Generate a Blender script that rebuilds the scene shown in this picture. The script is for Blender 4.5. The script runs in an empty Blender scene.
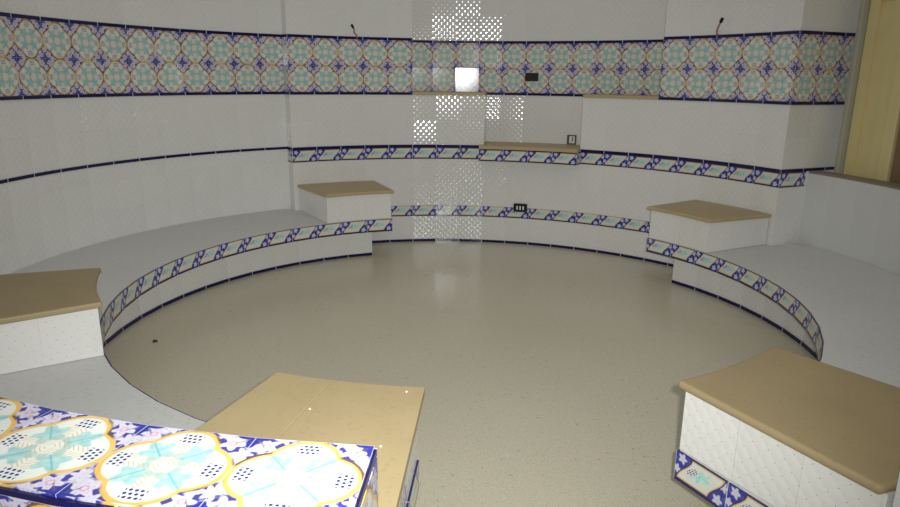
import bpy, bmesh, math, random
from mathutils import Vector, Matrix
S = bpy.context.scene
COL = S.collection
PI = math.pi
D = math.radians

# ------------------------------------------------------------------ camera
FPX, PITCH, ROLL, CAMH = 666.53, 0.2587, 0.0118, 1.3847
cd = bpy.data.cameras.new('camera'); cam = bpy.data.objects.new('camera', cd); COL.objects.link(cam)
cd.sensor_width = 36.0; cd.sensor_fit = 'HORIZONTAL'; cd.lens = FPX / 900 * 36
cd.clip_start = 0.02; cd.clip_end = 100
c_, s_, cr_, sr_ = math.cos(PITCH), math.sin(PITCH), math.cos(ROLL), math.sin(ROLL)
ax = Vector((cr_, sr_ * s_, sr_ * c_)); ay = Vector((-sr_, cr_ * s_, cr_ * c_)); az_ = -Vector((0, c_, -s_))
M = Matrix.Identity(4)
for i in range(3):
    M[i][0], M[i][1], M[i][2] = ax[i], ay[i], az_[i]
M[2][3] = CAMH
cam.matrix_world = M
S.camera = cam

# ------------------------------------------------------------------ light
w = bpy.data.worlds.new('world'); S.world = w; w.use_nodes = True
wn_, wl_ = w.node_tree.nodes, w.node_tree.links
wtc = wn_.new('ShaderNodeTexCoord'); wsx = wn_.new('ShaderNodeSeparateXYZ'); wl_.new(wtc.outputs['Generated'], wsx.inputs[0])
wmr = wn_.new('ShaderNodeMapRange'); wl_.new(wsx.outputs[2], wmr.inputs[0])
wmr.inputs[1].default_value = 0.15; wmr.inputs[2].default_value = 1.0; wmr.inputs[3].default_value = 0.13; wmr.inputs[4].default_value = 0.46
wl_.new(wmr.outputs[0], wn_['Background'].inputs[1])
wn_['Background'].inputs[0].default_value = (1.0, 0.97, 0.90, 1)
fl = bpy.data.lights.new('camera_flash', 'SPOT'); fl.energy = 275; fl.color = (0.965, 1.0, 0.995); fl.spot_size = D(98); fl.spot_blend = 1.0
fl.shadow_soft_size = 0.018
fo = bpy.data.objects.new('camera_flash', fl); COL.objects.link(fo); fo.location = (0.055, 0.01, CAMH + 0.035)
fo.rotation_euler = (PI / 2 - 0.20, 0, 0.075)
S.view_settings.view_transform = 'Standard'
S.view_settings.look = 'None'
S.view_settings.gamma = 1.0
S.view_settings.use_curve_mapping = False
S.view_settings.exposure = 0.0

# ------------------------------------------------------------------ node helpers
class NT:
    def __init__(s, name):
        s.m = bpy.data.materials.new(name); s.m.use_nodes = True
        s.t = s.m.node_tree; s.n = s.t.nodes; s.l = s.t.links
        s.b = s.n['Principled BSDF']
    def new(s, typ, **kw):
        n = s.n.new(typ)
        for k, v in kw.items(): setattr(n, k, v)
        return n
    def put(s, sock, v):
        if isinstance(v, E): s.l.new(v.o, sock)
        elif hasattr(v, 'is_output'): s.l.new(v, sock)
        elif isinstance(v, tuple) and len(v) == 3 and sock.type == 'RGBA': sock.default_value = (*v, 1)
        else: sock.default_value = v
    def math(s, op, *a):
        n = s.new('ShaderNodeMath', operation=op)
        for i, v in enumerate(a): s.put(n.inputs[i], v)
        return E(s, n.outputs[0])
    def uv(s):
        n = s.new('ShaderNodeUVMap'); x = s.new('ShaderNodeSeparateXYZ'); s.l.new(n.outputs[0], x.inputs[0])
        return E(s, x.outputs[0]), E(s, x.outputs[1])
    def mix(s, f, a, b):
        n = s.new('ShaderNodeMix', data_type='RGBA', clamp_factor=True)
        s.put(n.inputs[0], f); s.put(n.inputs[6], a); s.put(n.inputs[7], b)
        return n.outputs[2]
    def noise(s, scale, detail=3, coord='Object', rough=0.5, vec=None):
        n = s.new('ShaderNodeTexNoise'); n.inputs['Scale'].default_value = scale
        n.inputs['Detail'].default_value = detail; n.inputs['Roughness'].default_value = rough
        if vec is None:
            t = s.new('ShaderNodeTexCoord'); s.l.new(t.outputs[coord], n.inputs['Vector'])
        else: s.l.new(vec, n.inputs['Vector'])
        return E(s, n.outputs[0])
    def vec(s, x, y, z=0.0):
        n = s.new('ShaderNodeCombineXYZ')
        for i, v in enumerate((x, y, z)): s.put(n.inputs[i], v)
        return n.outputs[0]
    def bump(s, h, dist=1.0, strength=1.0, normal=None):
        n = s.new('ShaderNodeBump'); n.inputs['Distance'].default_value = dist; n.inputs['Strength'].default_value = strength
        s.put(n.inputs['Height'], h)
        if normal is not None: s.l.new(normal, n.inputs['Normal'])
        s.l.new(n.outputs[0], s.b.inputs['Normal'])
    def tilt(s, u, v, amount, seed=0.0, cell=0.2):
        """every tile is laid at its own very slight tilt"""
        wn = s.new('ShaderNodeTexWhiteNoise', noise_dimensions='2D')
        s.l.new(s.vec((u / cell).floor() + seed, (v / cell).floor()), wn.inputs['Vector'])
        sub = s.new('ShaderNodeVectorMath', operation='SUBTRACT'); s.l.new(wn.outputs['Color'], sub.inputs[0]); sub.inputs[1].default_value = (.5, .5, .5)
        sc = s.new('ShaderNodeVectorMath', operation='SCALE'); s.l.new(sub.outputs[0], sc.inputs[0]); sc.inputs['Scale'].default_value = amount
        g = s.new('ShaderNodeNewGeometry')
        add = s.new('ShaderNodeVectorMath', operation='ADD'); s.l.new(g.outputs['Normal'], add.inputs[0]); s.l.new(sc.outputs[0], add.inputs[1])
        nm = s.new('ShaderNodeVectorMath', operation='NORMALIZE'); s.l.new(add.outputs[0], nm.inputs[0])
        return nm.outputs[0]
    def base(s, c): s.put(s.b.inputs['Base Color'], c)
    def set(s, rough=None, spec=None, coat=None):
        if rough is not None: s.put(s.b.inputs['Roughness'], rough)
        if spec is not None: s.b.inputs['Specular IOR Level'].default_value = spec
        if coat: s.b.inputs['Coat Weight'].default_value = coat

class E:
    def __init__(s, t, o): s.t, s.o = t, o
    def _(s, op, *a): return s.t.math(op, *a)
    def __add__(s, b): return s._('ADD', s, b)
    __radd__ = __add__
    def __sub__(s, b): return s._('SUBTRACT', s, b)
    def __rsub__(s, b): return s._('SUBTRACT', b, s)
    def __mul__(s, b): return s._('MULTIPLY', s, b)
    __rmul__ = __mul__
    def __truediv__(s, b): return s._('DIVIDE', s, b)
    def __lt__(s, b): return s._('LESS_THAN', s, b)
    def __gt__(s, b): return s._('GREATER_THAN', s, b)
    def abs(s): return s._('ABSOLUTE', s)
    def floor(s): return s._('FLOOR', s)
    def fract(s): return s._('FRACT', s)
    def sin(s): return s._('SINE', s)
    def cos(s): return s._('COSINE', s)
    def min(s, b): return s._('MINIMUM', s, b)
    def max(s, b): return s._('MAXIMUM', s, b)
    def inv(s): return 1.0 - s
    def soft(s, edge, wdt):            # 1 below edge, 0 above
        n = s.t.new('ShaderNodeMapRange'); n.clamp = True
        s.t.put(n.inputs[0], s); n.inputs[1].default_value = edge - wdt; n.inputs[2].default_value = edge + wdt
        n.inputs[3].default_value = 1; n.inputs[4].default_value = 0
        return E(s.t, n.outputs[0])
def hyp(a, b): return (a * a + b * b)._('SQRT', a * a + b * b)
def atan2(a, b): return a._('ARCTAN2', a, b)

SEED_W, SEED_Q = 488.0, 223.0      # which tile happens to be tilted which way
# ------------------------------------------------------------------ materials
def mat_white_tile():
    t = NT('white_relief_tile'); u, v = t.uv()
    a = (u + v) / 0.05; b = (u - v) / 0.05
    da = (a + 0.5).fract() - 0.5; db = (b + 0.5).fract() - 0.5
    dot = hyp(da, db).soft(0.044, 0.014)
    wob = t.noise(60, 1)
    dot = dot * wob._('GREATER_THAN', wob, 0.36)
    gx = ((u / 0.2 + 0.5).fract() - 0.5).abs(); gy = ((v / 0.2 + 0.5).fract() - 0.5).abs()
    grout = gx.min(gy).soft(0.0035, 0.0015)
    n = t.noise(1.3, 3)
    c = t.mix(n, (0.71, 0.70, 0.67), (0.77, 0.755, 0.72))
    c = t.mix(dot * 0.85, c, (0.17, 0.18, 0.28))
    c = t.mix(grout * 0.3, c, (0.60, 0.59, 0.56))
    t.base(c)
    h = (da * PI).cos().abs()
    pil = ((a * PI).sin().abs() * (b * PI).sin().abs()) * 0.0009 - grout * 0.0004
    t.bump(pil, 1.0, 1.0, t.tilt(u, v, 0.08, SEED_W))
    t.set(0.10, 0.5)
    return t.m

def mat_quatrefoil():
    t = NT('quatrefoil_majolica_tile'); u, v = t.uv()
    x = (u / 0.2).fract() - 0.5; y = (v / 0.2).fract() - 0.5
    axx, ayy = x.abs(), y.abs()
    nz = t.noise(30, 2)
    wob = (nz - 0.5) * 0.035
    q = (hyp(axx - 0.2, ayy) - 0.285).min(hyp(axx, ayy - 0.2) - 0.285) + wob * 0.6
    # surroundings: cobalt with lavender flowers
    nf = t.noise(42, 3)
    base = t.mix(nf.soft(0.47, 0.05), (0.05, 0.045, 0.27), (0.53, 0.505, 0.57))
    def flower(cx, cy, r, k, ph):
        fx, fy = axx - cx, ayy - cy
        th = atan2(fy, fx)
        return hyp(fx, fy) - (r * (1.0 + (th * k + ph).cos() * 0.28)) + wob
    f1 = flower(0.36, 0.385, 0.085, 5, 0.4).min(flower(0.5, 0.25, 0.07, 6, 0.0)).min(flower(0.25, 0.5, 0.07, 6, 0.0))
    base = t.mix(f1.soft(0.0, 0.008), base, (0.58, 0.55, 0.63))
    ring = (f1 + 0.045).abs().soft(0.008, 0.006)
    base = t.mix(ring * 0.55, base, (0.42, 0.33, 0.60))
    red = (hyp(axx - 0.36, ayy - 0.385) - 0.028).abs().soft(0.008, 0.004)
    base = t.mix(red * 0.5, base, (0.55, 0.16, 0.22))
    stem = ((axx - ayy).abs().soft(0.011, 0.005)) * (axx._('GREATER_THAN', axx, 0.38))
    base = t.mix(stem * 0.6, base, (0.08, 0.10, 0.08))
    cross = hyp(axx - 0.5, ayy - 0.5) - 0.105 - (atan2(ayy - 0.5, axx - 0.5) * 4.0).cos() * 0.05
    base = t.mix(cross.soft(0.0, 0.01), base, (0.025, 0.03, 0.26))
    # inside of the quatrefoil
    inn = t.mix(nz, (0.62, 0.66, 0.60), (0.74, 0.74, 0.68))
    s_d = (axx + ayy) * 0.7071; t_d = (axx - ayy) * 0.7071
    lx, ly = s_d - 0.215, t_d
    th = atan2(ly, lx)
    leaf = hyp(lx * 0.85, ly) - (0.115 + (th * 5.0).cos() * 0.032) + wob * 1.6
    lc = t.mix(t.noise(75, 2), (0.18, 0.42, 0.42), (0.52, 0.69, 0.66))
    inn = t.mix(leaf.soft(0.0, 0.012), inn, lc)
    vein = (ly.abs().soft(0.008, 0.004)) * leaf.soft(0.0, 0.01)
    inn = t.mix(vein * 0.6, inn, (0.10, 0.36, 0.42))
    mj, mn = axx.max(ayy), axx.min(ayy)
    dx = (((mj - 0.31) / 0.044).fract() - 0.5)
    row = ((mj - 0.31) / 0.044).floor()
    dy = ((mn / 0.044 + row * 0.5 + 0.5).fract() - 0.5)
    dots = hyp(dx, dy).soft(0.33, 0.07) * (mj._('GREATER_THAN', mj, 0.31)) * (mj < 0.44) * (mn < 0.085)
    inn = t.mix(dots, inn, (0.035, 0.03, 0.22))
    chev = (((mj + mn * 0.8) / 0.042).fract()).soft(0.24, 0.06) * (mn < 0.075) * (mn._('GREATER_THAN', mn, 0.008)) * (mj < 0.315)
    inn = t.mix(chev * 0.85, inn, (0.66, 0.36, 0.12))
    c = t.mix(q.soft(0.0, 0.004), base, inn)
    gold = t.mix(t.noise(22, 2), (0.66, 0.36, 0.05), (0.70, 0.50, 0.18))
    c = t.mix(q.abs().soft(0.021, 0.005), c, gold)
    # brown shading stroke on part of the outline
    brk = t.noise(14, 1)
    st = (q - 0.018).abs().soft(0.012, 0.004) * brk.soft(0.50, 0.04)
    c = t.mix(st * 0.9, c, (0.11, 0.05, 0.04))
    e = axx.max(ayy)
    c = t.mix(e._('GREATER_THAN', e, 0.4965), c, (0.50, 0.49, 0.50))
    t.base(c)
    t.bump(nz * 0.0002, 1.0, 0.3, t.tilt(u, v, 0.075, SEED_Q))
    t.set(0.135, 0.5)
    return t.m

def mat_listello():
    """u along the band in metres, v from 0 to 0.1 m"""
    t = NT('leaf_border_tile'); u, v = t.uv()
    x = (u / 0.2).fract() - 0.5; y = (v / 0.1).max(0.0).min(1.0) - 0.5
    nz = t.noise(45, 2); wob = (nz - 0.5) * 0.05
    xs = x - y * 0.30 - (y * 2 * PI).sin() * 0.035
    X, Y = xs * 2.0, y
    nf = t.noise(60, 3)
    base = t.mix(nf.soft(0.42, 0.05), (0.03, 0.035, 0.28), (0.07, 0.10, 0.40))
    def fl(cx, cy, r, k):
        fx, fy = ((x - cx) * 2.0), y - cy
        th = atan2(fy, fx)
        return hyp(fx, fy) - (r * 1.08 + (th * k).cos() * r * 0.27) + wob * 1.2
    xw = (x + 0.5)
    f = fl(0.44, 0.20, 0.12, 5).min(fl(0.35, -0.30, 0.14, 5)).min(fl(-0.46, -0.12, 0.11, 5)).min(fl(-0.36, 0.27, 0.13, 5))
    base = t.mix(f.soft(0.0, 0.03), base, (0.56, 0.60, 0.70))
    base = t.mix((f + 0.075).soft(0.0, 0.03), base, (0.62, 0.50, 0.62))
    panel = (xs.abs() - 0.30).max((y.abs() - 0.39) * 0.5)
    inn = t.mix(nz, (0.62, 0.62, 0.53), (0.72, 0.71, 0.64))
    lx, ly = X - 0.03, Y - 0.02
    th = atan2(ly, lx)
    leaf = hyp(lx * 0.8, ly * 1.1) - (0.19 + (th * 5.0 + 0.6).cos() * 0.085) + wob
    inn = t.mix(leaf.soft(0.0, 0.03), inn, t.mix(t.noise(90, 1), (0.16, 0.50, 0.52), (0.55, 0.80, 0.78)))
    dx = ((X / 0.085).fract() - 0.5); dy = ((Y / 0.085 + (X / 0.085).floor() * 0.5).fract() - 0.5)
    dots = hyp(dx, dy).soft(0.34, 0.08) * (hyp(X + 0.34, Y - 0.04) < 0.15)
    inn = t.mix(dots, inn, (0.03, 0.03, 0.25))
    c = t.mix(panel.soft(0.0, 0.006), base, inn)
    c = t.mix((panel + 0.004).abs().soft(0.011, 0.004), c, (0.60, 0.40, 0.16))
    c = t.mix((panel - 0.017).abs().soft(0.010, 0.003), c, (0.03, 0.02, 0.09))
    ed = y.abs()
    c = t.mix(ed._('GREATER_THAN', ed, 0.43), c, (0.016, 0.014, 0.10))
    g = x.abs()
    c = t.mix(g._('GREATER_THAN', g, 0.4935), c, (0.62, 0.62, 0.60))
    t.base(c)
    t.bump(nz * 0.0004, 1.0, 0.5, t.tilt(u, v, 0.03))
    t.set(0.12, 0.5)
    return t.m

def mat_navy():
    t = NT('navy_pencil_tile'); u, v = t.uv()
    g = ((u / 0.2 + 0.5).fract() - 0.5).abs()
    c = t.mix(t.noise(25, 2), (0.007, 0.006, 0.050), (0.014, 0.011, 0.085))
    c = t.mix(g.soft(0.012, 0.004), c, (0.55, 0.55, 0.56))
    t.base(c); t.set(0.12, 0.3)
    return t.m

def mat_terrazzo():
    t = NT('beige_terrazzo')
    n1 = t.noise(1.1, 4); n2 = t.noise(140, 2); n3 = t.noise(38, 2, rough=0.7)
    c = t.mix(n1, (0.55, 0.50, 0.375), (0.63, 0.58, 0.445))
    c = t.mix(n2.soft(0.40, 0.03) * 0.35, c, (0.24, 0.22, 0.19))
    c = t.mix(n3.soft(0.32, 0.02) * 0.45, c, (0.20, 0.185, 0.16))
    c = t.mix(n3._('GREATER_THAN', n3, 0.66) * 0.5, c, (0.66, 0.64, 0.58))
    t.base(c); t.set(t.noise(2.0, 2) * 0.12 + 0.20, 0.5)
    return t.m

def mat_cement():
    t = NT('smooth_grey_screed')
    n1 = t.noise(1.6, 5); n2 = t.noise(60, 3)
    c = t.mix(n1, (0.58, 0.58, 0.56), (0.67, 0.67, 0.645))
    c = t.mix(n2.soft(0.38, 0.05) * 0.25, c, (0.36, 0.36, 0.35))
    t.base(c); t.bump(n2 * 0.001, 1.0, 0.4); t.set(0.8, 0.25)
    return t.m

def mat_stone(name, k):
    t = NT(name)
    sh = lambda *c: tuple(x * k for x in c)
    n1 = t.noise(4.0, 6, rough=0.6); n2 = t.noise(90, 3)
    c = t.mix(n1, sh(0.39, 0.295, 0.15), sh(0.53, 0.415, 0.23))
    c = t.mix(n2.soft(0.36, 0.05) * 0.35, c, sh(0.33, 0.245, 0.12))
    t.base(c); t.bump(n2 * 0.0004, 1.0, 0.4); t.set(0.5, 0.35)
    return t.m

def plain(name, col, rough=0.5, var=0.06, spec=0.5, metal=0):
    t = NT(name); n = t.noise(9, 4)
    lo = tuple(max(0, k * (1 - var)) for k in col); hi = tuple(min(1, k * (1 + var)) for k in col)
    t.base(t.mix(n, lo, hi)); t.set(rough, spec); t.b.inputs['Metallic'].default_value = metal
    return t.m

WHITE, QUAT, LIST, NAVY = mat_white_tile(), mat_quatrefoil(), mat_listello(), mat_navy()
TERR, CEM = mat_terrazzo(), mat_cement()
STONE, STONE2 = mat_stone('honed_tan_marble', 1.0), mat_stone('honed_brown_marble', 0.76)
PLASTER = plain('white_plaster', (0.66, 0.66, 0.65), 0.6, 0.04)
CAPM = plain('brown_grey_sill_stone', (0.25, 0.21, 0.16), 0.6, 0.2)
CREAM = plain('cream_door_paint', (0.74, 0.62, 0.30), 0.45, 0.07)
GREYGRN = plain('grey_green_frame_paint', (0.42, 0.42, 0.33), 0.5, 0.05)
BROWN = plain('brown_door_paint', (0.22, 0.145, 0.075), 0.5, 0.15)
BLACK = plain('black_plastic', (0.008, 0.008, 0.008), 0.5, 0.1, 0.25)
HOLE = plain('pale_socket_plastic', (0.72, 0.71, 0.68), 0.4, 0.03)
WIRE = plain('pinkish_wire_sheath', (0.34, 0.17, 0.15), 0.5, 0.2)
BOXGREY = plain('dark_brown_box_plastic', (0.06, 0.05, 0.04), 0.5, 0.15)
CRUMB = plain('white_plaster_crumb', (0.82, 0.80, 0.76), 0.9, 0.05)
GRIT = plain('dark_grit', (0.05, 0.045, 0.04), 0.9, 0.2)

# ------------------------------------------------------------------ mesh helpers
def finish(name, bm, mats, parent=None, kind=None, bevel=0, loc=None):
    bmesh.ops.remove_doubles(bm, verts=bm.verts, dist=1e-5) if bevel else None
    bmesh.ops.recalc_face_normals(bm, faces=bm.faces)
    me = bpy.data.meshes.new(name); bm.to_mesh(me); bm.free()
    for m in (mats if isinstance(mats, (list, tuple)) else [mats]): me.materials.append(m)
    o = bpy.data.objects.new(name, me); COL.objects.link(o)
    if parent:
        o.parent = parent
        o.matrix_parent_inverse = Matrix.Translation(parent.location).inverted()
    if kind: o['kind'] = kind
    if bevel:
        b = o.modifiers.new('bevel', 'BEVEL'); b.width = bevel; b.segments = 3; b.limit_method = 'ANGLE'; b.angle_limit = D(50)
    return o

def thing(name, label, cat, loc, group=None):
    o = bpy.data.objects.new(name, None); COL.objects.link(o); o.location = loc
    o.empty_display_size = 0.1
    o['label'] = label; o['category'] = cat
    if group: o['group'] = group
    return o

C0 = (0.0187, 3.366)     # centre of the tall wall
CB = (0.0498, 3.4186)    # centre of the bench ring
def pol(c, r, a): return (c[0] + r * math.sin(D(a)), c[1] + r * math.cos(D(a)))

def rng(a0, a1, step):
    n = max(1, int(math.ceil(abs(a1 - a0) / step - 1e-6))); sg = 1 if a1 > a0 else -1
    L = [a0 + sg * step * i for i in range(n)] + [a1]
    return L

def arc(bm, c, r0, r1, azs, zs, mi=0, tile=0.2, step=5.0, u0=0.0, w1=None, ctop=False):
    """masonry arc. r0(az) inner, r1(az) outer; zs = list of (z, v0) with v0 the tile origin of the course above z.
    UVs are in metres with one tile per `step` degrees."""
    f0 = r0 if callable(r0) else (lambda a: r0); f1 = r1 if callable(r1) else (lambda a: r1)
    uv = bm.loops.layers.uv.verify()
    def quad(ps, uvs):
        vs = [bm.verts.new(p) for p in ps]
        f = bm.faces.new(vs); f.material_index = mi
        for l, q in zip(f.loops, uvs): l[uv].uv = q
    a_first = azs[0]
    for i in range(len(azs) - 1):
        a, b = azs[i], azs[i + 1]
        ua = u0 + abs(a - a_first) / step * tile; ub = u0 + abs(b - a_first) / step * tile
        for (za, va), (zb, _) in zip(zs[:-1], zs[1:]):
            for fr in (f0, f1):
                pa, pb = pol(c, fr(a), a), pol(c, fr(b), b)
                quad([(*pa, za), (*pb, za), (*pb, zb), (*pa, zb)], [(ua, za - va), (ub, za - va), (ub, zb - va), (ua, zb - va)])
        for z in (zs[0][0], zs[-1][0]):
            p = [pol(c, f0(a), a), pol(c, f0(b), b), pol(c, f1(b), b), pol(c, f1(a), a)]
            dd = f1(a) - f0(a)
            quad([(*k, z) for k in p], [(ua, 0), (ub, 0), (ub, dd), (ua, dd)])
    for a in (azs[0], azs[-1]):
        for (za, va), (zb, _) in zip(zs[:-1], zs[1:]):
            pa, pb = pol(c, f0(a), a), pol(c, f1(a), a); dd = f1(a) - f0(a)
            quad([(*pa, za), (*pb, za), (*pb, zb), (*pa, zb)], [(0, za - va), (dd, za - va), (dd, zb - va), (0, zb - va)])
    bmesh.ops.remove_doubles(bm, verts=bm.verts, dist=1e-6)

def Z(z0, z1, v0=None): return [(z0, z0 if v0 is None else v0), (z1, 0)]

def radial(bm, c, az, r0, r1, z0, z1, side, th=0.004, v0=None, mi=0, ustart=0.0):
    """thin tile course on the radial end face of a wall; side=+1 faces growing azimuth"""
    uv = bm.loops.layers.uv.verify()
    n = (math.cos(D(az)) * side, -math.sin(D(az)) * side)
    v0 = z0 if v0 is None else v0
    pa, pb = pol(c, r0, az), pol(c, r1, az)
    P = []
    for k in (-0.002, th):
        for p in (pa, pb): P.append((p[0] + n[0] * k, p[1] + n[1] * k))
    d = abs(r1 - r0)
    def quad(ps, uvs):
        f = bm.faces.new([bm.verts.new(p) for p in ps]); f.material_index = mi
        for l, q in zip(f.loops, uvs): l[uv].uv = q
    A, B, Cc, Dd = P
    for p, q in ((A, B), (Cc, Dd)):
        quad([(*p, z0), (*q, z0), (*q, z1), (*p, z1)], [(ustart, z0 - v0), (ustart + d, z0 - v0), (ustart + d, z1 - v0), (ustart, z1 - v0)])
    for p, q in ((A, Cc), (B, Dd)):
        quad([(*p, z0), (*q, z0), (*q, z1), (*p, z1)], [(ustart + .1, z0 - v0), (ustart + .1 + th, z0 - v0), (ustart + .1 + th, z1 - v0), (ustart + .1, z1 - v0)])
    for z in (z0, z1):
        quad([(*A, z), (*B, z), (*Dd, z), (*Cc, z)], [(ustart, 0), (ustart + d, 0), (ustart + d, th), (ustart, th)])
    bmesh.ops.remove_doubles(bm, verts=bm.verts, dist=1e-6)

def box(bm, x0, x1, y0, y1, z0, z1, mi=0, X=None):
    vs = [Vector((x, y, z)) for x in (x0, x1) for y in (y0, y1) for z in (z0, z1)]
    if X is not None: vs = [X @ v for v in vs]
    v = [bm.verts.new(p) for p in vs]
    for f in ((0, 1, 3, 2), (4, 6, 7, 5), (0, 4, 5, 1), (2, 3, 7, 6), (0, 2, 6, 4), (1, 5, 7, 3)):
        bm.faces.new([v[i] for i in f]).material_index = mi

def tube(bm, pts, r, seg=8):
    rings = []
    for i, p in enumerate(pts):
        p = Vector(p)
        d = (Vector(pts[min(i + 1, len(pts) - 1)]) - Vector(pts[max(i - 1, 0)])).normalized()
        u = d.cross(Vector((0.3, 0.1, 1))).normalized(); v = d.cross(u)
        rings.append([bm.verts.new(p + (u * math.cos(2 * PI * k / seg) + v * math.sin(2 * PI * k / seg)) * r) for k in range(seg)])
    for a, b in zip(rings[:-1], rings[1:]):
        for k in range(seg): bm.faces.new((a[k], a[(k + 1) % seg], b[(k + 1) % seg], b[k]))
    bm.faces.new(rings[0]); bm.faces.new(list(reversed(rings[-1])))

# ------------------------------------------------------------------ dimensions
R0, RR, RL = 2.297, 2.60, 2.392
STEP = 5.0
AZ_A, AZ_B, AZ_C, AZ_D = -33.6, -8.6, 41.4, 66.4      # pilaster | ledge run | pilaster
NI0, NI1 = 6.4, 26.4                                   # niche
Z02, Z22, Z32, Z72, Z82, Z84 = 0.02, 0.225, 0.315, 0.716, 0.815, 0.834
Z124, Z126, Z166, Z168, ZT = 1.24, 1.26, 1.665, 1.685, 2.7
RB, RK, ZB = 1.7188, 1.869, 0.32
def lerp(tab, x):
    for (x0, y0), (x1, y1) in zip(tab[:-1], tab[1:]):
        if x <= x1: return y0 + (y1 - y0) * (max(x, x0) - x0) / (x1 - x0)
    return tab[-1][1]
def ring_r(a):
    return lerp([(60, 2.51), (66, 2.50), (86, 2.486), (142, 2.385), (157, 2.345), (180, 2.30)], a)
def to_circle(a, R, c=C0):
    """distance from the bench centre along azimuth a to the circle (c, R)"""
    d = (math.sin(D(a)), math.cos(D(a))); ox, oy = CB[0] - c[0], CB[1] - c[1]
    b = d[0] * ox + d[1] * oy
    return -b + math.sqrt(b * b - (ox * ox + oy * oy - R * R))

# ------------------------------------------------------------------ setting: floor and walls
bm = bmesh.new()
box(bm, -5, 5, -2.5, 8, -0.12, 0)
finish('floor', bm, TERR, kind='structure')

def W(z0, z1):                      # course list for the white tile, with the origin of each course
    cuts = [(0.0, 0.02), (0.27, 0.316), (0.77, 0.836), (1.25, 1.685)]
    L = []
    for i, (z, v) in enumerate(cuts):
        zn = cuts[i + 1][0] if i < 3 else 99
        if zn > z0 and z < z1: L.append((max(z, z0), v))
    L.append((z1, 0)); return L

bm = bmesh.new()
arc(bm, C0, R0, 2.76, rng(AZ_A, AZ_B, STEP), W(0, ZT))
arc(bm, C0, R0, 2.90, rng(AZ_C, AZ_D, STEP), W(0, ZT))
arc(bm, C0, R0, RR, rng(AZ_B, NI0, STEP), W(0, Z124))
arc(bm, C0, R0, RR, rng(NI1, AZ_C, STEP), W(0, Z124))
arc(bm, C0, R0, RR, rng(NI0, NI1, STEP), W(0, 0.81))
SR = math.degrees(0.2 / RR)
arc(bm, C0, RR, 2.76, rng(AZ_B, AZ_C, SR), W(0.6, ZT), step=SR)
wall_back = finish('wall_back', bm, WHITE, kind='structure')

SL = math.degrees(0.2 / RL)
LA0, LA1 = -33.4, -128
bm = bmesh.new()
arc(bm, C0, RL, RL + 0.2, rng(LA0, LA1, SL), W(0, ZT), step=SL)
finish('wall_left', bm, WHITE, kind='structure')

TN = [0]
def trim(bm, m):
    TN[0] += 1
    return finish('trim_%d' % TN[0], bm, m, kind='structure')
E4 = 0.004
# big quatrefoil frieze and its two navy lines, course by course
for (z0, z1, m, pr) in ((Z126, Z166, QUAT, 0.003), (Z124, Z126, NAVY, 0.007), (Z166, Z168, NAVY, 0.007)):
    bm = bmesh.new(); arc(bm, C0, RL - pr, RL + 0.002, rng(LA0, LA1, SL), Z(z0, z1), step=SL); trim(bm, m)
    bm = bmesh.new()
    arc(bm, C0, R0 - pr, R0 + 0.002, rng(AZ_A, AZ_B, STEP), Z(z0, z1))
    radial(bm, C0, AZ_A, R0 - pr, RL, z0, z1, -1, pr); trim(bm, m)
    bm = bmesh.new()
    if z0 == Z124:                                     # below the frieze the line shows only above the niche
        arc(bm, C0, RR - pr, RR + 0.002, rng(NI0 - 1.2, NI1 + 1.2, SR), Z(z0, z1), step=SR)
    else:
        arc(bm, C0, RR - pr, RR + 0.002, rng(AZ_B + .05, AZ_C - .05, SR), Z(z0, z1), step=SR)
    trim(bm, m)
    bm = bmesh.new()
    arc(bm, C0, R0 - pr, R0 + 0.002, rng(AZ_C, AZ_D, STEP), Z(z0, z1))
    radial(bm, C0, AZ_D, R0 - pr, 2.88, z0, z1, 1, pr); trim(bm, m)
# navy line round the left wall, and the leaf border with its navy line on the back wall
bm = bmesh.new(); arc(bm, C0, RL - .006, RL + .002, rng(LA0, LA1, SL), Z(Z82, Z84), step=SL); trim(bm, NAVY)
for (z0, z1, m, pr) in ((Z72, Z82, LIST, 0.004), (Z82, Z84, NAVY, 0.007)):
    bm = bmesh.new()
    arc(bm, C0, R0 - pr, R0 + 0.002, rng(AZ_A, NI0, STEP), Z(z0, z1))
    radial(bm, C0, AZ_A, R0 - pr, RL, z0, z1, -1, pr); trim(bm, m)
    bm = bmesh.new()
    arc(bm, C0, R0 - pr, R0 + 0.002, rng(NI1, AZ_D, STEP), Z(z0, z1))
    radial(bm, C0, AZ_D, R0 - pr, 2.88 if m is NAVY else 2.52, z0, z1, 1, pr); trim(bm, m)
bm = bmesh.new(); arc(bm, C0, R0 - .004, R0 + .002, rng(-18.6, 56.4, STEP), Z(Z22, Z32)); trim(bm, LIST)
bm = bmesh.new(); arc(bm, C0, R0 - .008, R0 + .002, rng(-23.6, 61.4, STEP), Z(0, Z02))
finish('baseboard_back', bm, NAVY, kind='structure')

# low ring wall on the right, with its stone cap
RA0, RA1 = 66.9, 157.0
bm = bmesh.new()
arc(bm, CB, ring_r, lambda a: ring_r(a) + 0.12, rng(RA0, RA1, 4.6), Z(0, 0.800, 0.32), step=4.6)
wr = finish('wall_right', bm, PLASTER, kind='structure')
bm = bmesh.new()
arc(bm, CB, lambda a: ring_r(a) + 0.004, lambda a: ring_r(a) + 0.125, rng(RA0, RA1, 4.6), Z(0.800, 0.812))
o = finish('wall_cap', bm, CAPM, wr); o['kind'] = 'structure'

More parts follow.
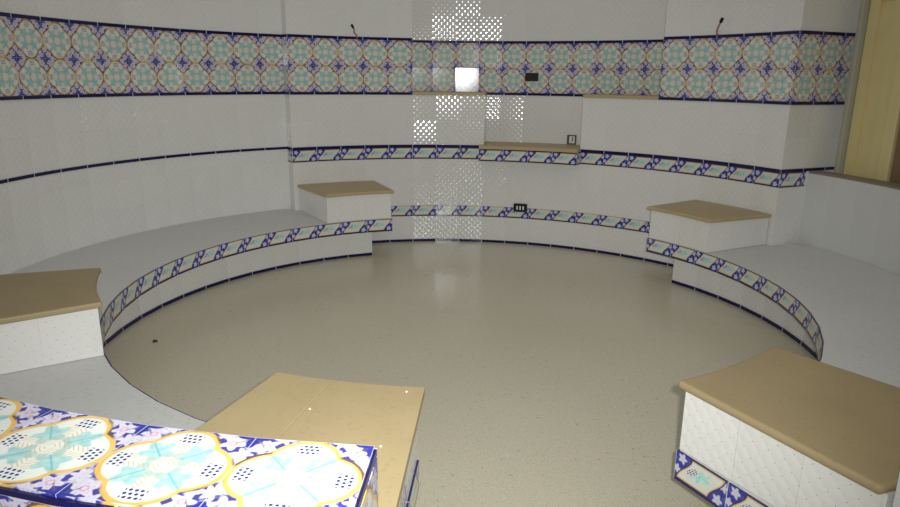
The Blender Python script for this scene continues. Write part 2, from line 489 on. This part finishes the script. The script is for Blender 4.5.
# door seen over the low wall
dp = Vector((2.496, 4.374, 0)); dq = Vector((2.6289, 3.8834, 0))
t_ = (dq - dp).normalized(); n_ = Vector((-t_.y, t_.x, 0))       # n_ points away from the room
if n_.x < 0: n_ = -n_
X = Matrix(((t_.x, n_.x, 0, dp.x + n_.x * .03), (t_.y, n_.y, 0, dp.y + n_.y * .03), (0, 0, 1, 0), (0, 0, 0, 1)))
bm = bmesh.new()
box(bm, 0.006, 0.038, -0.02, 0.10, 0, 2.35, X=X); box(bm, 0.0, 1.05, -0.02, 0.10, 2.35, 2.42, X=X); box(bm, 1.0, 1.05, -0.02, 0.10, 0, 2.35, X=X)
door = finish('door_1', bm, GREYGRN, kind='structure', bevel=0.006)
def leaf(name, x0, x1, m, st=0.06):
    bm = bmesh.new()
    box(bm, x0, x0 + st, 0.02, 0.065, 0.01, 2.34, X=X); box(bm, x1 - st, x1, 0.02, 0.065, 0.01, 2.34, X=X)
    for z0, z1 in ((0.01, 0.55), (1.86, 2.34), (0.55, 0.60)):
        box(bm, x0 + st, x1 - st, 0.02, 0.065, z0, z1, X=X)
    o = finish(name, bm, m, door, bevel=0.005)
    bm = bmesh.new(); box(bm, x0 + st - .004, x1 - st + .004, 0.036, 0.058, 0.58, 1.88, X=X)
    p = finish('door_panel', bm, m, o, bevel=0.004); p.matrix_parent_inverse = Matrix.Identity(4)
    for q in (o, p): q['kind'] = 'structure'
leaf('door_leaf', 0.043, 0.297, CREAM, 0.075)
leaf('door_leaf', 0.392, 0.995, BROWN, 0.09)
bm = bmesh.new(); box(bm, 0.306, 0.385, 0.0, 0.08, 0.01, 2.34, X=X)
o = finish('door_post', bm, CREAM, door, bevel=0.008); o['kind'] = 'structure'

bm = bmesh.new(); box(bm, 1.055, 4.6, 0.0, 0.12, 0, 2.7, X=X); finish('wall_outer', bm, PLASTER, kind='structure')

# ------------------------------------------------------------------ built-in benches
BST = math.degrees(0.2 / RB); KST = math.degrees(0.2 / RK)
def skew(bm, a0, a1, d0, d1, dr=0.045):
    """the entry end of the right bench is cut a little out of true"""
    for v in bm.verts:
        x, y = v.co.x - CB[0], v.co.y - CB[1]; r = math.hypot(x, y); a = math.degrees(math.atan2(x, y))
        k = max(0.0, min(1.0, (a - a0) / (a1 - a0)))
        d = (d0 + (d1 - d0) * (r - 1.72) / 0.62) * k
        q = pol(CB, r + dr * k * max(0.0, 1 - (r - 1.70) / 0.62), a + d); v.co.x, v.co.y = q
def bench(label, a0, a1, k0, k1, outer, loc_az, ends):
    root = thing('built_in_bench', label, 'bench', (*pol(CB, 1.95, loc_az), 0))
    bm = bmesh.new()
    azs = rng(a0, a1, BST)
    arc(bm, CB, RB + 0.006, outer, azs, Z(Z22, ZB), step=BST)
    for v in bm.verts:                                # the screed falls slightly towards the pool
        r = math.hypot(v.co.x - CB[0], v.co.y - CB[1])
        if v.co.z > 0.3: v.co.z += 0.014 * min(1, max(0, (r - RB) / 0.7))
    if a1 > 0: skew(bm, 145, a1, 0.65, -1.05)
    finish('seat_slab', bm, CEM, root)
    bm = bmesh.new()
    rev = a1 < a0                                     # the pattern always runs left to right as seen from the pool
    arc(bm, CB, RB, RB + 0.008, azs[::-1] if rev else azs, [(Z22 - .002, Z22), (ZB - .002, 0)], step=BST, u0=-abs(a1 - a0) / BST * 0.2 if rev else 0.0)
    for a, sd in ends: radial(bm, CB, a, RB, RB + 0.61, Z22 - .002, ZB - .002, sd, 0.006, Z22)
    if a1 > 0: skew(bm, 145, a1, 0.65, -1.05)
    finish('leaf_border', bm, LIST, root)
    bm = bmesh.new(); arc(bm, CB, RK, outer, rng(k0, k1, KST), Z(0, Z22, 0.02), step=KST)
    finish('plinth', bm, WHITE, root)
    bm = bmesh.new(); arc(bm, CB, RK - 0.007, RK + 0.002, rng(k0, k1, KST), Z(0, Z02), step=KST)
    finish('plinth_trim', bm, NAVY, root)
    return root
def left_outer(a):
    w_ = to_circle(a, R0 - 0.006)
    if a > -34.5: return w_
    if a > -127: return to_circle(a, RL - 0.004)
    return lerp([(-180, 2.472), (-131, 2.472), (-127, to_circle(-127, RL - 0.004))], a)
def right_outer(a):
    return to_circle(a, R0 - 0.006) if a < 67.0 else ring_r(a) - 0.003
bench('long curved bench on the left, grey screed seat over a white and leaf-tile front', -16.9, -175.4, -21.1, -172.4, left_outer, -80, ((-175.4, -1),))
bench('long curved bench on the right, grey screed seat below the low wall and door', 50.3, 158.1, 54.4, 154.6, right_outer, 105, ((158.1, 1),))

# ------------------------------------------------------------------ step blocks standing on the benches
def step_block(label, a0, a1, outer, group=None, joints=(), nose=0.012, front_tiles=None, ov=(0.4, 0.4), zb=0.322, nb=0.007, stone=None, sk=None):
    am = (a0 + a1) / 2
    root = thing('step_block', label, 'step', (*pol(CB, 2.0, am), zb), group)
    # white tiled body; nose of the slab stands a little proud of it
    bm = bmesh.new()
    o_ = (lambda a: outer(a) - 0.004)
    arc(bm, CB, RB + 0.004, o_, [a0 + (a1 - a0) * i / 4 for i in range(5)], Z(zb, 0.517, 0.32), step=BST)
    # the screed rises under the body: stretch its foot to stay on it
    for v in bm.verts:
        if v.co.z < 0.4:
            r = math.hypot(v.co.x - CB[0], v.co.y - CB[1]); v.co.z += 0.014 * min(1, max(0, (r - RB) / 0.7))
    if a1 > 150: skew(bm, a0, a1, 0.65, -1.05)
    finish('tiled_body', bm, WHITE, root)
    lo, hi = min(a0, a1) - ov[0], max(a0, a1) + ov[1]
    cuts = [lo] + list(joints) + [hi]
    for c0, c1 in zip(cuts[:-1], cuts[1:]):
        bm = bmesh.new()
        g0 = 0.012 if c0 != lo else 0; g1 = 0.012 if c1 != hi else 0
        arc(bm, CB, RB - nose, o_, [c0 + g0 + (c1 - c0 - g0 - g1) * i / 6 for i in range(7)], Z(0.517, 0.541))
        if a1 > 150: skew(bm, a0, a1, 0.65, -1.05)
        if sk: skew(bm, *sk, dr=0)
        finish('top_slab', bm, stone or STONE2, root, bevel=nb)
    return root
step_block('tan-topped white step block at the far left end of the left bench', -17.2, -34.0, lambda a: to_circle(max(a, -34.4), R0 - 0.008), sk=(-30, -16.8, 0.4, -1.4), stone=STONE)
step_block('tan-topped white step block at the far end of the right bench', 50.6, 66.4, lambda a: to_circle(min(a, 66.6), R0 - 0.008), sk=(64, 50.2, -0.4, 1.2), stone=STONE, ov=(0.4, 0.6))
step_block('tan-topped white step block cut off by the left edge of the photo', -109.0, -126.0, lambda a: to_circle(a, RL - 0.012))
step_block('tan two-slab step block directly behind the flower-tiled parapet', -161.2, -175.4, lambda a: 2.470, joints=(-167.0,), ov=(0.7, 0.15), nb=0.002, stone=STONE)
step_block('nearest right step block, tan slab over dotted white tiles, by the entry gap', 143.6, 158.1, lambda a: ring_r(a) - 0.006, ov=(0.4, 0.62), nose=0.014, nb=0.010)

# ------------------------------------------------------------------ niche seat and ledges in the back wall
root = thing('niche_seat', 'tan stone seat with leaf-tile front, set in the shallow back wall niche', 'seat', (*pol(C0, 2.2, 16.4), Z72))
RS = 2.185
bm = bmesh.new()
azs = rng(NI0 - 1.0, NI1 + .1, STEP)
azs = [NI0 - 0.9 + (NI1 - NI0 + 1.2) * i / 4 for i in range(5)]
SS = azs[1] - azs[0]
arc(bm, C0, RS, R0 - 0.005, azs, Z(Z72, 0.806), step=SS); finish('leaf_tile_front', bm, LIST, root)
bm = bmesh.new(); arc(bm, C0, RS - 0.006, R0 - 0.005, azs, Z(0.806, 0.814), step=SS); finish('navy_edge', bm, NAVY, root)
bm = bmesh.new()
arc(bm, C0, RS - 0.004, R0 - 0.0045, azs, Z(0.814, 0.840)); arc(bm, C0, R0 - 0.005, RR - 0.004, rng(NI0 + .08, NI1 - .08, STEP), Z(0.814, 0.840))
finish('seat_slab', bm, STONE, root)
for a0, a1, lab in ((AZ_B + .05, NI0 - .02, 'thin tan stone ledge left of the niche, under the glare on the tiles'),
                    (NI1 + .02, AZ_C - .05, 'thin tan stone ledge right of the niche, under the tile frieze')):
    bm = bmesh.new(); arc(bm, C0, R0 - 0.012, RR - 0.008, rng(a0, a1, STEP), Z(Z124, 1.264))
    o = finish('wall_ledge', bm, STONE, bevel=0.004); o['label'] = lab; o['category'] = 'ledge'

# ------------------------------------------------------------------ parapet in the foreground
root = thing('parapet', 'low curved parapet with flower-tiled top in the near left foreground', 'parapet', (*pol(CB, 2.576, -155), 0))
PR0, PR1, PZ, PE = 2.476, 2.676, 0.815, -176.15
PST = 4.52
pazs = rng(PE, -131, PST)
bm = bmesh.new(); arc(bm, CB, PR0 + .002, PR1 - .004, pazs, Z(0, PZ - 0.01, 0.32), step=PST); finish('masonry_body', bm, PLASTER, root)
bm = bmesh.new()
uvl = bm.loops.layers.uv.verify()
arc(bm, CB, PR0, PR1 - 0.002, pazs, Z(PZ - 0.01, PZ), step=PST); finish('flower_tile_top', bm, QUAT, root, bevel=0)
bm = bmesh.new()
arc(bm, CB, PR1 - 0.003, PR1 + 0.003, pazs, Z(PZ - 0.015, PZ - 0.005), step=PST, u0=0.09)
radial(bm, CB, PE, PR0, PR1 + .002, PZ - 0.015, PZ - 0.004, -1, 0.004); finish('navy_edge_trim', bm, NAVY, root)
bm = bmesh.new()
arc(bm, CB, PR1 - 0.003, PR1 + 0.003, pazs, [(PZ - 0.615, PZ - 0.615), (PZ - 0.015, 0)], step=PST, u0=0.09)
finish('flower_tile_front', bm, QUAT, root)
bm = bmesh.new(); radial(bm, CB, PE, PR0, PR1 + .003, PZ - 0.62, PZ - 0.020, -1, 0.004, PZ - 0.62); finish('flower_tile_end', bm, QUAT, root)

# ------------------------------------------------------------------ electrical fittings
def at_wall(R, a, z):
    """frame on the wall: +x to the right seen from the room, -y towards the room"""
    p = pol(C0, R, a)
    return Matrix.Translation((p[0], p[1], z)) @ Matrix.Rotation(-D(a), 4, 'Z')
def facet_r(R, a, step, start):
    k = (a - start) / step; h = (k - math.floor(k) - 0.5) * step
    return R * math.cos(D(step / 2)) / math.cos(D(h))
a = 14.55; Xs = at_wall(facet_r(R0, a, STEP, AZ_A) - 0.004, a, 0.318)
root = thing('wall_socket', 'black socket plate with three pale holes on the lower leaf-tile border', 'socket', Xs.translation)
bm = bmesh.new(); box(bm, -0.058, 0.058, -0.014, 0.0, -0.036, 0.036, X=Xs); finish('cover_plate', bm, BLACK, root, bevel=0.006)
for k in (-1, 0, 1):
    bm = bmesh.new(); box(bm, k * 0.026 - 0.0065, k * 0.026 + 0.0065, -0.0165, -0.0135, -0.016, 0.016, X=Xs); finish('socket_insert', bm, HOLE, root, bevel=0.003)
a = 14.75; Xs = at_wall(facet_r(RR, a, SR, AZ_B) - 0.003, a, 1.393)
root = thing('junction_box', 'black open switch box set in the flower tile frieze', 'switch box', Xs.translation)
bm = bmesh.new()
for x0, x1, z0, z1 in ((-.056, .056, .026, .034), (-.056, .056, -.034, -.026), (-.056, -.048, -.026, .026), (.048, .056, -.026, .026)):
    box(bm, x0, x1, -0.010, 0.0, z0, z1, X=Xs)
finish('box_rim', bm, BLACK, root)
bm = bmesh.new(); box(bm, -0.049, 0.049, -0.004, 0.0, -0.027, 0.027, X=Xs); finish('box_back', bm, BLACK, root)
a = 22.9; Xs = at_wall(facet_r(RR, a, SR, AZ_B), a, 0.880)
root = thing('wall_socket', 'small square socket with white insert in the niche corner above the seat', 'socket', Xs.translation)
bm = bmesh.new()
for x0, x1, z0, z1 in ((-.039, .039, .030, .039), (-.039, .039, -.039, -.030), (-.039, -.022, -.030, .030), (.028, .039, -.030, .030)):
    box(bm, x0, x1, -0.012, 0.0, z0, z1, X=Xs)
finish('box_rim', bm, BOXGREY, root)
bm = bmesh.new(); box(bm, -0.022, 0.028, -0.009, 0.0, -0.030, 0.030, X=Xs); finish('socket_insert', bm, HOLE, root)
bm = bmesh.new(); box(bm, 0.004, 0.012, -0.011, -0.008, -0.012, 0.022, X=Xs); finish('socket_slot', bm, BOXGREY, root)

def wire(label, pts, R, end_r):
    """pts: (azimuth, distance off the wall, height) along the loose cable"""
    P = [Vector((*pol(C0, R - d, a), z)) for a, d, z in pts]
    root = thing('cable_stub', label, 'cable', P[0])
    sm = []
    for i in range(len(P) - 1):
        p0, p1, p2, p3 = P[max(i - 1, 0)], P[i], P[i + 1], P[min(i + 2, len(P) - 1)]
        for k in range(5):
            t = k / 5
            sm.append(0.5 * ((2 * p1) + (p2 - p0) * t + (2 * p0 - 5 * p1 + 4 * p2 - p3) * t * t + (3 * p1 - p0 - 3 * p2 + p3) * t ** 3))
    sm.append(P[-1])
    bm = bmesh.new(); tube(bm, sm, 0.006); finish('cable', bm, WIRE, root)
    d = (P[-1] - P[-2]).normalized()
    bm = bmesh.new(); tube(bm, [P[-1] - d * 0.012, P[-1] - d * .004, P[-1] + d * 0.012, P[-1] + d * .018], end_r); finish('taped_end', bm, BLACK, root)
wire('loose reddish cable stub with taped end on the left wall pilaster', [(-19.7, -0.004, 1.655), (-19.85, .02, 1.69), (-20.45, .04, 1.715), (-20.5, .045, 1.738), (-20.8, .05, 1.756)], R0, 0.010)
wire('loose twisted cable stub with black end on the right wall pilaster', [(51.4, -0.004, 1.675), (51.5, .02, 1.70), (51.8, .035, 1.72), (52.2, .045, 1.745), (52.6, .05, 1.772)], R0, 0.011)

# ------------------------------------------------------------------ crumbs and grit
def crumb(name, label, cat, p, r, m, seed):
    rnd = random.Random(seed)
    bm = bmesh.new(); bmesh.ops.create_icosphere(bm, subdivisions=2, radius=r)
    for v in bm.verts:
        v.co *= 0.8 + 0.4 * rnd.random(); v.co.z = max(v.co.z, -0.45 * r) * 0.8
    lo = min(v.co.z for v in bm.verts)
    for v in bm.verts: v.co += Vector((p[0], p[1], p[2] - lo))
    o = finish(name, bm, m); o['label'] = label; o['category'] = cat
crumb('plaster_crumb', 'white plaster crumb near the far right corner of the two-slab step', 'crumb', (-0.116, 1.685, 0.541), 0.0028, CRUMB, 1)
crumb('plaster_crumb', 'white plaster crumb by the slab joint of the two-slab step', 'crumb', (-0.362, 1.58, 0.541), 0.003, CRUMB, 2)
crumb('plaster_crumb', 'white plaster crumb on the two-slab step next to the parapet end', 'crumb', (-0.158, 1.402, 0.541), 0.003, CRUMB, 3)
crumb('grit_speck', 'dark grit speck on the floor near the left bench', 'grit', (-1.569, 3.314, 0.0), 0.012, GRIT, 4)
